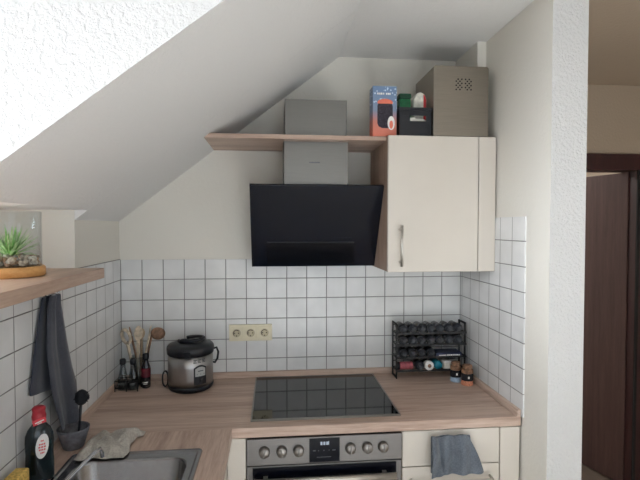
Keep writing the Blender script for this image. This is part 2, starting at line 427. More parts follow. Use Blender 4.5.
# ------------------------------------------------------------------ worktops and upstands
b = bm_(); box(b, .0, XR, -.60, -.0, W-.038, W)
wt = tag(obj('worktop', b, M['oak'], bev=.003), 'light oak worktop along the back wall, holding the hob and the rice cooker', 'worktop')
b = bm_()
for (x0, x1, y0, y1) in ((0, .58, -.765, -.6005), (0, .095, -1.24, -.765), (.485, .58, -1.24, -.765), (0, .58, -2.3, -1.24)):
    box(b, x0, x1, y0, y1, W-.038, W)
bmesh.ops.remove_doubles(b, verts=b.verts, dist=1e-5)
tag(obj('worktop', b, M['oak_y']), 'light oak worktop under the window sill, holding the steel sink', 'worktop')
b = bm_(); prism(b, [(-.001, W), (-.018, W), (-.014, W+.026), (-.001, W+.028)], 0, .016, XR-.001)
tag(obj('wall_upstand', b, M['oak'], bev=.002), 'low oak upstand strip behind the hob at the foot of the back tiles', 'upstand')
b = bm_(); prism(b, [(XR-.001, W), (XR-.02, W), (XR-.015, W+.026), (XR-.001, W+.028)], 1, -.60, -.019)
tag(obj('wall_upstand', b, M['oak_y'], bev=.002), 'oak upstand strip along the right tiled wall beside the spice rack', 'upstand')
b = bm_(); prism(b, [(.001, W), (.016, W), (.012, W+.026), (.001, W+.028)], 1, -2.3, -.001)
tag(obj('wall_upstand', b, M['oak_y'], bev=.002), 'oak upstand strip along the left tiled wall behind the bottles', 'upstand')
# window sill
b = bm_(); box(b, HX, .10, -3.04, -.501, 1.434, 1.472)
tag(obj('window_sill', b, M['sill'], bev=.002), 'light oak window sill board carrying the potted air plant', 'sill')

# ------------------------------------------------------------------ base cabinets
def carc(name, x0, x1, y0, y1, label):
    t = thing(name, ((x0+x1)/2, (y0+y1)/2, 0), label, 'cabinet')
    obj('body', B(x0, x1, y0, y1, .1, W-.039), M['carcass'], t); return t
t = carc('base_cabinet', 1.2255, 1.70, -.575, -.01, 'cream drawer cabinet right of the oven with a cloth hung on it')
obj('drawer_front', B(1.2265, 1.617, -.595, -.576, .7005, .838), M['cream'], t, .0015)
d = obj('drawer_front', B(1.2265, 1.617, -.595, -.576, .40, .6965), M['cream'], t, .0015)
b = bm_(); tube(b, [(1.262, -.594, .648), (1.262, -.622, .648), (1.27, -.626, .648), (1.57, -.626, .648), (1.578, -.622, .648), (1.578, -.594, .648)], .006, 10)
obj('handle', b, M['handle'], d)
obj('drawer_front', B(1.2265, 1.617, -.595, -.576, .105, .396), M['cream'], t, .0015)
obj('filler_strip', B(1.621, 1.700, -.595, -.576, .1, .838), M['cream'], t, .001)
obj('plinth', B(1.2255, 1.70, -.53, -.515, 0, .1), M['cream'], t)
t = carc('base_cabinet', .562, .630, -.575, -.01, 'narrow cream filler cabinet left of the oven')
obj('filler_strip', B(.562, .630, -.595, -.576, .1, .838), M['cream'], t, .001)
obj('plinth', B(.562, .630, -.53, -.515, 0, .1), M['cream'], t)
t = thing('base_cabinet', (.28, -1.4, 0), 'cream sink cabinet under the left worktop', 'cabinet')
b = bm_(); box(b, .01, .54, -2.28, -1.26, .1, W-.039); box(b, .01, .54, -.75, -.60, .1, W-.039); box(b, .01, .54, -1.26, -.75, .1, .66)
obj('body', b, M['carcass'], t)
obj('plinth', B(.49, .505, -2.28, -.60, 0, .1), M['cream'], t)
for k, (y0, y1) in enumerate(((-1.2, -.602), (-1.8, -1.203), (-2.28, -1.803))):
    dd = obj('door', B(.541, .56, y0, y1, .105, .838), M['cream'], t, .0015)
    b = bm_(); yy = y0+.05; tube(b, [(.559, yy, .66), (.585, yy, .66), (.585, yy, .80), (.559, yy, .80)], .005, 8); obj('handle', b, M['handle'], dd)

# ------------------------------------------------------------------ oven
t = thing('oven', (.928, -.3, .1), 'built-in stainless steel oven with knobs and dark display under the hob', 'oven')
OX0, OX1 = .633, 1.2225
obj('body', B(OX0+.008, OX1-.008, -.58, -.03, .1, .84), M['gap'], t)
obj('control_panel', B(OX0, OX1, -.606, -.581, .738, .838), M['steel_o'], t, .002)
dp = obj('display', B(.866, .981, -.6085, -.6062, .742, .833), M['blackwin'], t, .001, label='dark glass display with faint lit symbols')
b = bm_()
for x in (.908, .919, .930): # clock digits and the row of symbols
    box(b, x, x+.0075, -.6092, -.6086, .8075, .8195)
box(b, .9375, .9405, -.6092, -.6086, .808, .821)
obj('lit_digits', b, M['lum'], dp)
b = bm_()
for x, w_ in ((.880, .010), (.899, .003), (.919, .004), (.939, .003), (.953, .012)): box(b, x, x+w_, -.6092, -.6086, .785, .7885)
box(b, .894, .948, -.6092, -.6086, .7608, .7628)
obj('printed_symbols', b, M['lidgrey'], dp)
for k, x in enumerate((.699, .763, .826, 1.022, 1.087, 1.148)):
    b = bm_(); lathe(b, [(.0, -.002), (.0205, -.002), (.0205, .004), (.0195, .006), (.0185, .016), (.0165, .019), (0, .019)], (x, -.606, .7905), 28, mat=Rx(PI/2))
    kn = obj('knob', b, M['steel'], t)
    b = bm_(); box(b, x-.0025, x+.0025, -.628, -.6245, .776, .805, rot=Ry((.3, -.2, .1, 0, .15, -.1)[k])); obj('grip', b, M['steel_o'], kn, .001)
b = bm_(); box(b, OX0, OX1, -.601, -.5805, .2, .733); dof = obj('oven_door', b, M['steel_o'], t, .002)
obj('window', B(OX0+.022, OX1-.022, -.6045, -.6012, .24, .728), M['blackwin'], dof, .001)
b = bm_(); tube(b, [(OX0+.03, -.637, .690), (OX1-.03, -.637, .690)], .013, 14)
for x in (OX0+.07, OX1-.07): box(b, x-.008, x+.008, -.635, -.603, .682, .698)
obj('handle', b, M['handle'], dof)
obj('warming_drawer', B(OX0, OX1, -.601, -.5805, .105, .197), M['steel_o'], t, .002)
# vent gap shadow line
# ------------------------------------------------------------------ hob
t = thing('cooktop', (.939, -.287, W), 'black ceramic glass hob in a steel frame reflecting the wall tiles', 'cooktop')
hx0, hx1, hy1, hy0 = .645, 1.233, -.031, -.547
b = bm_(); f_ = .006
for a in ((hx0, hx1, hy0, hy0+f_*1.6), (hx0, hx1, hy1-f_, hy1), (hx0, hx0+f_, hy0+f_*1.6, hy1-f_), (hx1-f_, hx1, hy0+f_*1.6, hy1-f_)): box(b, *a, W, W+.006)
obj('frame', b, M['steel'], t)
g = obj('glass_plate', B(hx0+f_, hx1-f_, hy0+f_*1.6, hy1-f_, W, W+.0052), M['hob'], t)

# ------------------------------------------------------------------ wall cabinet
t = thing('wall_cabinet', (1.42, -.18, 1.431), 'cream wall cabinet with oak sides right of the cooker hood', 'cabinet')
CX0, CX1 = 1.223, 1.705
b = bm_(); box(b, CX0, CX0+.018, -.349, -.003, 1.433, 2.017); obj('side_panel', b, M['oak_z'], t, label='light oak side panel')
obj('body', B(CX0+.0185, 1.665, -.349, -.003, 1.433, 2.017), M['carcass'], t)
dd = obj('door', B(CX0, 1.623, -.369, -.3495, 1.431, 2.017), M['cream'], t, .0015)
b = bm_(); tube(b, [(1.276, -.368, 1.615), (1.276, -.400, 1.615)], .0045, 8); tube(b, [(1.276, -.368, 1.475), (1.276, -.400, 1.475)], .0045, 8)
tube(b, [(1.276, -.400, 1.457), (1.276, -.400, 1.632)], .0062, 12); obj('handle', b, M['handle'], dd)
obj('filler_strip', B(1.6265, 1.7025, -.369, -.3495, 1.431, 2.017), M['cream'], t, .0015)

# ------------------------------------------------------------------ shelf
b = bm_()
z0, z1 = 2.0, 2.018
poly = [(.45, -.332), (1.2225, -.332), (1.2225, -.003), (1.068, -.003), (1.068, -.275), (.779, -.275), (.779, -.003), (.45, -.003)]
prism(b, poly, 2, z0, z1)
for v in b.verts:
    if v.co.x < .46: v.co.x = sx(v.co.z)+.001
tag(obj('wall_shelf', b, M['oak']), 'oak shelf board running from the sloped ceiling across the steel flue', 'shelf')

# ------------------------------------------------------------------ hood
t = thing('cooker_hood', (.93, -.005, 1.44), 'angled black glass cooker hood with stainless flue above the hob', 'cooker hood')
fl = obj('flue', B(.7815, 1.0655, -.27, -.0025, 1.79, 2.03), M['steel_d'], t, .002, label='lower stainless flue cover')
b = bm_(); x = .893
for w_ in (.006, .004, .007, .005, .006, .004, .006, .005, .004):
    box(b, x, x+w_*.8, -.2712, -.2702, 1.9075, 1.9125); x += w_
obj('lettering', b, M['lidgrey'], fl)
obj('flue_upper', B(.786, 1.061, -.262, -.0025, 2.03, 2.188), M['steel_d'], t, .002, label='upper stainless flue sleeve')
b = bm_(); prism(b, [(-.285, 1.80), (-.01, 1.80), (-.01, 1.475), (-.105, 1.452)], 0, .665, 1.195)
obj('housing', b, M['softblack'], t, .003)
# slanted glass plate
P0, P1 = Vector((0, -.302, 1.806)), Vector((0, -.103, 1.437)); nrm = Vector((0, -(P0-P1).z, (P0-P1).y)).normalized()
th = .016; hx0_, hx1_ = .6325, 1.2222
b = bm_(); prism(b, [(P0.y, P0.z), (P0.y-nrm.y*th, P0.z-nrm.z*th), (P1.y-nrm.y*th, P1.z-nrm.z*th), (P1.y, P1.z)], 0, hx0_, hx1_)
gp = obj('glass_plate', b, M['bglass'], t, .0015)
def on(u, d): p = P0.lerp(P1, u)+nrm*d; return (p.y, p.z)
b = bm_(); u0, u1 = .675, .965
prism(b, [on(u0, .0002), on(u0, .005), on(u1, .005), on(u1, .0002)], 0, .705, 1.112)
obj('suction_flap', b, M['flap'], t, .0015)
b = bm_()
for k in range(5): lathe(b, [(.004, 0), (.004, .0012)], (1.02+k*.018, on(.62, .0)[0], on(.62, 0)[1]), 10, mat=Rx(PI/2-.5))
obj('touch_key', b, M['softblack'], gp)

# ------------------------------------------------------------------ on top of the cabinet
ZT = 2.0195
t = thing('steel_container', (1.55, -.23, ZT), 'brushed steel box with perforated vents on top of the wall cabinet', 'container')
b = bm_(); R_ = .012
prism(b, [(1.423, ZT), (1.671, ZT), (1.671, 2.316), (1.664, 2.323), (1.43, 2.323), (1.423, 2.316)], 1, -.3595, -.105)
obj('body', b, M['steel_box'], t, .002)
b = bm_()
for i in range(9):
    for j in range(6):
        if (i+j) % 2 == 0 and i != 4: lathe(b, [(.0036, 0), (.0036, .0008)], (1.524+i*.0083, -.3597, 2.2215+j*.0088), 8, mat=Rx(PI/2))
obj('vent_holes', b, M['gap'], t)
# speaker carton
t = thing('speaker_box', (1.217, -.29, ZT), 'blue and coral printed box showing a portable speaker, on the shelf', 'box')
bx = obj('carton', B(1.164, 1.270, -.328, -.258, ZT, 2.236), M['boxblue'], t, .001)
b = bm_(); prism(b, [(1.183+.033*0+.034-.034*math.cos(a)*1, 0) for a in (0,)]*0 or [(1.184, 2.075), (1.190, 2.062), (1.205, 2.055), (1.232, 2.055), (1.247, 2.064), (1.252, 2.08), (1.252, 2.150), (1.246, 2.166), (1.232, 2.174), (1.203, 2.174), (1.189, 2.166), (1.184, 2.150)], 1, -.3292, -.3282)
obj('printed_speaker', b, M['spk'], bx)
b = bm_(); n_ = 14; prism(b, [(1.218+.034*math.cos(PI*k/n_), 2.165+.016*math.sin(PI*k/n_)) for k in range(n_+1)] + [(1.184, 2.160), (1.252, 2.160)][0:2], 1, -.3300, -.3293)
obj('printed_rim', b, M['spkor'], bx)
b = bm_(); prism(b, [(1.245+.016*math.cos(2*PI*k/20), 2.077+.030*math.sin(2*PI*k/20)) for k in range(20)], 1, -.3300, -.3293)
pb = obj('printed_badge', b, M['whitelab'], bx)
b = bm_(); prism(b, [(1.245+.008*math.cos(2*PI*k/16), 2.070+.018*math.sin(2*PI*k/16)) for k in range(16)], 1, -.3306, -.3301)
obj('printed_bottle', b, M['spkor'], bx)
b = bm_()
for x, w_ in ((1.183, .006), (1.191, .004), (1.197, .009), (1.209, .005), (1.222, .005), (1.229, .006), (1.238, .004)): box(b, x, x+w_, -.3292, -.3282, 2.199, 2.207)
obj('lettering', b, M['whitelab'], bx)
# crate with packets
cx0, cx1, cy0, cy1, cz1 = 1.276, 1.417, -.352, -.225, 2.139
t = thing('storage_crate', (1.346, -.29, ZT), 'small black open crate holding packets on top of the wall cabinet', 'crate')
b = bm_(); box(b, cx0, cx1, cy0, cy1, ZT, ZT+.004); box(b, cx0, cx1, cy1-.004, cy1, ZT+.004, cz1)
box(b, cx0, cx0+.004, cy0, cy1-.004, ZT+.004, cz1); box(b, cx1-.004, cx1, cy0, cy1-.004, ZT+.004, cz1)
hz0, hz1, ha, hb = 2.083, 2.107, 1.322, 1.394
for a in ((cx0+.004, cx1-.004, ZT+.004, hz0), (cx0+.004, cx1-.004, hz1, cz1), (cx0+.004, ha, hz0, hz1), (hb, cx1-.004, hz0, hz1)): box(b, a[0], a[1], cy0, cy0+.004, a[2], a[3])
obj('bin', b, M['black'], t, .0008)
b = bm_(); box(b, cx0-.003, cx1+.003, cy0-.004, cy0+.001, cz1-.012, cz1+.002); box(b, cx0-.003, cx1+.003, cy1-.001, cy1+.003, cz1-.012, cz1+.002)
box(b, cx0-.003, cx0+.001, cy0, cy1, cz1-.012, cz1+.002); box(b, cx1-.001, cx1+.003, cy0, cy1, cz1-.012, cz1+.002); obj('rim', b, M['black'], t, .0008)
t = thing('green_carton', (1.322, -.26, ZT+.005), 'green carton standing in the left of the black crate', 'carton')
obj('box', B(1.294, 1.344, -.29, -.24, ZT+.005, 2.195), M['greenc'], t, .003); obj('lid', B(1.292, 1.346, -.292, -.238, 2.196, 2.218), M['greend'], t, .004)
b = bm_(); pr_ = [(1.352, ZT+.006), (1.411, ZT+.006), (1.413, 2.19), (1.405, 2.215), (1.385, 2.224), (1.368, 2.218), (1.354, 2.19)]
prism(b, pr_[:], 1, -.30, -.25)
t = thing('packet', (1.38, -.27, ZT+.005), 'white packet with a red edge standing in the black crate', 'packet')
obj('bag', b, M['whitep'], t, .006, 3)
b = bm_(); prism(b, [(1.398, 2.10), (1.4095, 2.10), (1.4095, 2.19), (1.403, 2.209), (1.398, 2.212)], 1, -.3015, -.3003); obj('red_edge', b, M['redp'], t)
b = bm_(); box(b, 1.325, 1.350, -.345, -.31, ZT+.005, 2.10); box(b, 1.3505, 1.39, -.343, -.315, ZT+.005, 2.094)
tag(obj('folded_leaflet', b, M['whitep'], bev=.002), 'white folded paper seen through the crate handle slot', 'paper')

# ------------------------------------------------------------------ sockets
t = thing('power_socket', (.62, 0, 1.1), 'ivory triple power socket on the back tiles above the worktop', 'socket')
b = bm_(); box(b, .5145, .7265, -.009, -.0002, 1.0605, 1.1425); obj('frame', b, M['ivory'], t, .003, 3)
for k in range(3):
    xc = .552+k*.0685; zc = 1.1015
    b = bm_(); box(b, xc-.029, xc+.029, -.0125, -.0092, zc-.030, zc+.030); ins = obj('socket_insert', b, M['ivory'], t, .003, 3)
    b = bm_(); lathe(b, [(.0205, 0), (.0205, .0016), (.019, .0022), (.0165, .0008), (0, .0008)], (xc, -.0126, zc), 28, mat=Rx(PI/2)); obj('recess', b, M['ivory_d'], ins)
    b = bm_()
    for s in (-1, 1): lathe(b, [(.0028, 0), (.0028, .0012)], (xc+s*.0095, -.0130, zc), 10, mat=Rx(PI/2))
    # half ring in dark colour painting the shade under the recess rim
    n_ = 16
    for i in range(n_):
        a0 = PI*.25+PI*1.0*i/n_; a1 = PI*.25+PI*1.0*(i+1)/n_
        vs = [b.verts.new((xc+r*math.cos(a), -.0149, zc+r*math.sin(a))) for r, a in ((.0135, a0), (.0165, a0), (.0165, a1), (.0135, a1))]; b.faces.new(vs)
    box(b, xc-.002, xc+.002, -.0150, -.0125, zc-.016, zc-.011)
    obj('contacts_and_shade', b, M['pin'], ins)

# ------------------------------------------------------------------ rice cooker
cx, cy, r = .350, -.128, .1
t = thing('rice_cooker', (cx, cy, W), 'round black and steel rice cooker on the worktop below the tiles', 'rice cooker')
b = bm_(); lathe(b, [(.088, 0), (.098, .006), (.103, .016), (.103, .024), (.101, .026)], (cx, cy, W), 48); obj('base_ring', b, M['black'], t)
b = bm_(); lathe(b, [(.0995, .026), (.101, .06), (.1015, .11), (.1005, .163)], (cx, cy, W), 64); obj('body', b, M['steel_c'], t)
b = bm_(); lathe(b, [(.1015, .163), (.105, .166), (.1068, .186), (.106, .196), (.100, .204), (.07, .212), (.03, .216), (0, .2165)], (cx, cy, W), 64)
ld = obj('lid', b, M['black'], t)
b = bm_(); pts = []
for k in range(21):
    a = math.radians(200+k*14); pts.append((cx+.058*math.cos(a)*1.0, cy+.02+.05*math.sin(a), W+.219+.006*math.sin(k/20*PI)))
tube(b, pts, .0075, 10); obj('lid_handle', b, M['black'], ld)
b = bm_(); ell(b, (cx-.026, cy-.012, W+.219), (.026, .018, .012)); obj('steam_valve', b, M['black'], ld)
b = bm_(); arc(b, (cx, cy), .1055, math.radians(-7), math.radians(10), W+.166, W+.192, .007, 6); obj('latch', b, M['softblack'], t, .002)
b = bm_(); sh = lambda u: .86+.14*math.sin(PI*u)
arc(b, (cx, cy), .1005, math.radians(17), math.radians(50), W+.040, W+.128, .003, 14, shape=sh); cp = obj('control_panel', b, M['black'], t)
b = bm_(); arc(b, (cx, cy), .1037, math.radians(20.5), math.radians(47), W+.078, W+.120, .0012, 14, shape=lambda u: .8+.2*math.sin(PI*u)); fp = obj('face_plate', b, M['flat'], cp)
b = bm_(); arc(b, (cx, cy), .1051, math.radians(27), math.radians(41), W+.100, W+.104, .0005, 6)
for a in (24, 33, 42): arc(b, (cx, cy), .1051, math.radians(a), math.radians(a+2), W+.086, W+.089, .0005, 2)
obj('lettering', b, M['lidgrey'], fp)
b = bm_(); arc(b, (cx, cy), .1037, math.radians(32), math.radians(37), W+.052, W+.064, .004, 4); obj('switch', b, M['softblack'], cp)
b = bm_()
for z, w_ in ((.150, 9), (.144, 7), (.138, 9)):
    for a in (16, 27, 39): arc(b, (cx, cy), .1012, math.radians(a), math.radians(a+w_), W+z, W+z+.0028, .0004, 3)
obj('printed_text', b, M['lidgrey'], t)
# side handles
for s in (1,):
    b = bm_(); xx = cx+s*.103
    tube(b, [(xx-s*.006, cy+.0, W+.178), (xx+s*.016, cy-.004, W+.185), (xx+s*.024, cy-.008, W+.165), (xx+s*.02, cy-.008, W+.135), (xx+s*.008, cy-.004, W+.115), (xx-s*.004, cy, W+.118)], .0052 if s > 0 else .004, 8)
    obj('handle', b, M['black'], t)
b = bm_(); pts = []
for k in range(44):
    a = k*.42; pts.append((.235+.013*math.cos(a), -.13+.004*math.sin(a*1.7), W+.045+.036*math.sin(a)))
pts += [(.238, -.12, W+.010), (.255, -.10, W+.02)]
tube(b, pts, .003, 6)
obj('power_cord', b, M['black'], t)

# ------------------------------------------------------------------ utensils and bottles
hc = (.094, -.058)
b = bm_(); lathe(b, [(0, 0), (.033, 0), (.035, .004), (.035, .135), (.0325, .135), (.0325, .008), (0, .008)], (hc[0], hc[1], W), 36)
tag(obj('utensil_jar', b, M['bottle']), 'clear glass jar holding wooden spoons in the back corner', 'jar')
def utensil(name, top, bot, head, label, mat, cat='spoon', slot=False, hr=.005, tilt=0, ang=0):
    t = thing(name, bot, label, cat, 'wooden cooking utensils in the glass jar')
    top = Vector(top); bot = Vector(bot); d = (top-bot).normalized()
    b = bm_(); pts = [bot.lerp(top, k/6) for k in range(7)]; tube(b, pts, [hr*.8, hr*.8, hr*.85, hr*.9, hr, hr*1.1, hr*1.2], 8); obj('handle', b, mat, t)
    c = top+d*head[2]*.85
    q = d.to_track_quat('Z', 'Y').to_matrix() @ Rz(ang)
    b = bm_()
    if slot:      # ring-shaped head
        n_ = 20; pts = [c+q @ Vector((head[0]*math.cos(2*PI*k/n_), 0, head[2]*math.sin(2*PI*k/n_))) for k in range(n_)]
        tube(b, pts, .0075, 8, closed=True); 
    else:
        ell(b, c, head, q)
        for v in b.verts:      # hollow the bowl of the spoon
            lv = q.transposed() @ (v.co-c)
            if lv.y < 0: lv.y *= -.35; v.co = c+q @ lv
    obj('head', b, mat, t)
zb = W+.012
utensil('slotted_spoon', (.052, -.080, 1.085), (.082, -.058, zb), (.030, .006, .034), 'pale wooden spoon with an open ring head, leftmost in the jar', M['beech'], slot=True, hr=.0072, ang=.3)
utensil('wooden_spatula', (.100, -.075, 1.095), (.092, -.064, zb), (.020, .005, .036), 'pale wooden spatula standing upright mid jar', M['beech'], 'spatula', hr=.007)
utensil('wooden_spoon', (.112, -.062, 1.10), (.102, -.05, zb), (.016, .008, .025), 'slim wooden spoon right of the spatula in the jar', M['paleb'])
utensil('wooden_spoon', (.150, -.062, 1.12), (.100, -.07, zb), (.013, .007, .022), 'thin wooden spoon leaning right in the jar', M['beech'], hr=.0045)
utensil('wooden_fork', (.060, -.045, 1.105), (.105, -.04, zb), (.014, .005, .026), 'brown wooden fork at the back of the jar', M['brownwood'], 'fork')
utensil('wooden_ladle', (.158, -.050, 1.125), (.112, -.058, zb), (.034, .018, .030), 'large brown wooden ladle leaning over the right of the jar', M['brownwood'], 'ladle', ang=1.57)
ob = [o for o in COL.objects if o.get('label', '').startswith('large brown')][0]
for ch in ob.children:
    if ch.name.startswith('head'):
        ch.location = (.022, -.004, -.032)
def carafe(x, y, s, label, fill, group='oil and vinegar bottles in the wire stand'):
    t = thing('glass_carafe', (x, y, W+.004), label, 'bottle', group)
    b = bm_(); lathe(b, [(0, 0), (.024*s, 0), (.0245*s, .006), (.022*s, .04), (.012*s, .10), (.010*s, .118), (.008*s, .118), (.010*s, .10), (.0205*s, .04), (.0225*s, .006), (0, .004)], (x, y, W+.004), 28)
    g = obj('glass', b, M['bottle'], t)
    b = bm_(); lathe(b, [(0, 0), (.0215*s, 0), (.0203*s, .022), (0, .022)], (x, y, W+.0095), 24); obj('liquid', b, fill, t)
    b = bm_(); lathe(b, [(.0125, 0), (.0135, .004), (.0135, .020), (.009, .026), (0, .026)], (x, y, W+.118), 20); obj('cap', b, M['black'], t)
carafe(.046, -.130, 1, 'clear conical bottle with black cap nearest the left wall', M['oil'])
carafe(.092, -.132, 1, 'clear conical bottle with black cap between the other two bottles', M['oil'])
b = bm_()
for z in (W+.016, W+.048):
    tube(b, [(.019, -.158, z), (.119, -.160, z), (.119, -.104, z), (.019, -.102, z)], .0022, 6, closed=True)
for p in ((.019, -.158), (.119, -.160), (.119, -.104), (.019, -.102), (.069, -.159)): tube(b, [(p[0], p[1], W), (p[0], p[1], W+.05)], .0024, 6)
tag(obj('bottle_stand', b, M['blackm']), 'low black wire stand around the two conical bottles', 'stand')
t = thing('sauce_bottle', (.142, -.105, W), 'dark sauce bottle with red label and black cap beside the utensil jar', 'bottle')
b = bm_(); lathe(b, [(0, 0), (.0185, 0), (.020, .004), (.020, .085), (.018, .10), (.010, .122), (.0095, .132), (0, .132)], (.142, -.105, W), 28); obj('glass', b, M['liquid'], t)
b = bm_(); lathe(b, [(.0205, .05), (.0205, .092)], (.142, -.105, W), 28, close=False); obj('neck_label', b, M['winered'], t)
b = bm_(); lathe(b, [(.0206, .012), (.0206, .048)], (.142, -.105, W), 28, close=False); bl = obj('front_label', b, M['liquid'], t)
b = bm_(); arc(b, (.142, -.105), .0207, math.radians(-28), math.radians(38), W+.026, W+.030, .0004, 6); arc(b, (.142, -.105), .0207, math.radians(-18), math.radians(30), W+.019, W+.022, .0004, 6); obj('lettering', b, M['whitelab'], bl)
b = bm_(); lathe(b, [(.0125, .131), (.0135, .134), (.0135, .155), (.012, .158), (0, .158)], (.142, -.105, W), 20); obj('cap', b, M['black'], t)

# ------------------------------------------------------------------ spice rack
RX0, RX1 = 1.334, 1.681
rows = [1.128, 1.071, 1.009, .945]
t = thing('spice_rack', (1.5, -.08, W), 'black metal four-tier rack of spice jars in the right corner', 'rack')
for x in (RX0, RX1):
    b = bm_(); box(b, x-.003, x+.003, -.112, -.100, W, 1.152); box(b, x-.003, x+.003, -.040, -.028, W, 1.152); box(b, x-.003, x+.003, -.112, -.028, W+.002, W+.010); box(b, x-.003, x+.003, -.112, -.028, 1.143, 1.152)
    for z in rows: box(b, x-.003, x+.003, -.122, -.028, z-.028, z-.022)
    obj('side_frame', b, M['blackm'], t, .001)
for z in rows:
    b = bm_(); tl = math.radians(0)
    box(b, RX0, RX1, -.125, -.121, z-.028, z-.018)      # front lip
    for y in (-.112, -.085, -.058, -.032): tube(b, [(RX0, y, z-.026), (RX1, y, z-.026)], .002, 6)
    tube(b, [(RX0, -.030, z+.004), (RX1, -.030, z+.004)], .002, 6)
    obj('shelf_tier', b, M['blackm'], t)
def spice_jar(x, z, label, glassm=None, capm=None):
    t = thing('spice_jar', (x, -.08, z-.0235), label, 'jar', 'black-lidded spice jars lying in the rack')
    R = Rx(PI/2)
    b = bm_(); lathe(b, [(0, 0), (.019, 0), (.0205, .003), (.0205, .058), (.018, .064), (0, .064)], (x, -.034, z), 20, mat=R); obj('glass', b, glassm or M['jarglass2'], t)
    b = bm_(); lathe(b, [(.0215, .062), (.0225, .065), (.0225, .088), (.021, .091), (.0175, .091), (.0165, .0895), (0, .0895)], (x, -.034, z), 24, mat=R); lid = obj('lid', b, capm or M['black'], t)
    b = bm_(); n_ = 14
    tube(b, [(x+.0115*math.cos(2*PI*k/n_), -.1238, z+.0115*math.sin(2*PI*k/n_)) for k in range(n_)], .0009, 4, closed=True)
    box(b, x-.006, x+.004, -.1242, -.1236, z+.001, z+.004); box(b, x-.003, x+.006, -.1242, -.1236, z-.005, z-.002)
    obj('emblem', b, M['lidgrey'], lid); return t
M['jarglass2'] = plain('dark_spice_glass', (46, 40, 36), .15, 0, .5, .3, 60)
proto = spice_jar(1.364, rows[0], 'x')
ordn = ['leftmost', 'second from left', 'third from left', 'middle', 'third from right', 'second from right', 'rightmost']
def place_jar(src, x, z, label):
    r_ = src.copy(); COL.objects.link(r_); r_.location = (x, -.08, z-.0235); r_['label'] = label
    for ch in list(src.children):
        c = ch.copy(); COL.objects.link(c); c.parent = r_
        for g_ in list(ch.children):
            d_ = g_.copy(); COL.objects.link(d_); d_.parent = c
            d_.rotation_euler = (0, 0, 0)
    return r_
for ri, (rn, cnt) in enumerate((('top', 7), ('second', 7), ('third', 4))):
    for k in range(cnt):
        lab = '%s black-lidded spice jar on the %s tier of the rack' % (ordn[k] if cnt == 7 else ('leftmost', 'second from left', 'third from left', 'fourth from left')[k], rn)
        if ri == 0 and k == 0: proto['label'] = lab; continue
        place_jar(proto, 1.364+k*.0457, rows[ri], lab)
# third tier: lying carton ; fourth tier: odd jars
zz = rows[2]-.0235
t = thing('spice_packet', (1.59, -.08, zz), 'dark blue flat packet with white print lying on the third tier', 'packet')
pk = obj('carton', B(1.530, 1.660, -.118, -.045, zz, zz+.020), M['navy'], t, .001)
b = bm_(); box(b, 1.545, 1.582, -.1192, -.1184, zz+.003, zz+.010); x = 1.586
for w_ in (.008, .006, .009, .005, .008, .01, .007): box(b, x, x+w_, -.1192, -.1184, zz+.003, zz+.011); x += w_+.002
obj('lettering', b, M['whitelab'], pk)
zz = rows[3]
t = thing('spice_tin', (1.385, -.08, zz-.0235), 'pink-labelled jar lying sideways on the bottom tier', 'jar')
b = bm_(); lathe(b, [(0, 0), (.019, 0), (.019, .064), (0, .064)], (1.352, -.095, zz-.004), 24, mat=Ry(PI/2)); obj('body', b, M['pink'], t, .002)
b = bm_(); lathe(b, [(0, 0), (.0195, 0), (.0195, .012), (0, .012)], (1.339, -.095, zz-.004), 24, mat=Ry(PI/2)); obj('lid', b, M['black'], t, .001)
t = spice_jar(1.446, zz, 'plain black-lidded jar on the bottom tier left of the white lid'); t['group'] = 'jars on the bottom tier'
t = thing('white_jar', (1.494, -.08, zz-.0225), 'jar with a round white lid and brown centre on the bottom tier', 'jar')
R = Rx(PI/2)
b = bm_(); lathe(b, [(0, 0), (.020, 0), (.020, .06), (0, .06)], (1.494, -.036, zz), 24, mat=R); obj('glass', b, M['jarglass2'], t)
b = bm_(); lathe(b, [(.0215, .061), (.0225, .063), (.0225, .090), (.021, .092), (0, .092)], (1.494, -.036, zz), 28, mat=R); l_ = obj('lid', b, M['whitelab'], t)
b = bm_(); lathe(b, [(.0095, 0), (.0095, .0008), (0, .0008)], (1.494, -.1283, zz), 20, mat=R); obj('picture', b, M['brownwood'], l_)
t = thing('teal_jar', (1.541, -.08, zz-.0235), 'teal-labelled jar on the bottom tier right of the white lid', 'jar')
b = bm_(); lathe(b, [(0, 0), (.020, 0), (.020, .07), (0, .07)], (1.541, -.04, zz), 24, mat=R @ Rz(0)); obj('body', b, M['teal'], t)
b = bm_(); lathe(b, [(0, .0), (.020, .0), (.020, .010), (0, .010)], (1.541, -.111, zz), 24, mat=R); obj('lid', b, M['teal'], t)
t = thing('white_jar', (1.588, -.08, zz-.022), 'small square white tub at the right of the bottom tier', 'tub')
obj('body', B(1.570, 1.604, -.122, -.06, zz-.022, zz+.012), M['whitep'], t, .004, 3); obj('lid', B(1.568, 1.606, -.124, -.058, zz+.012, zz+.018), M['whitelab'], t, .002)
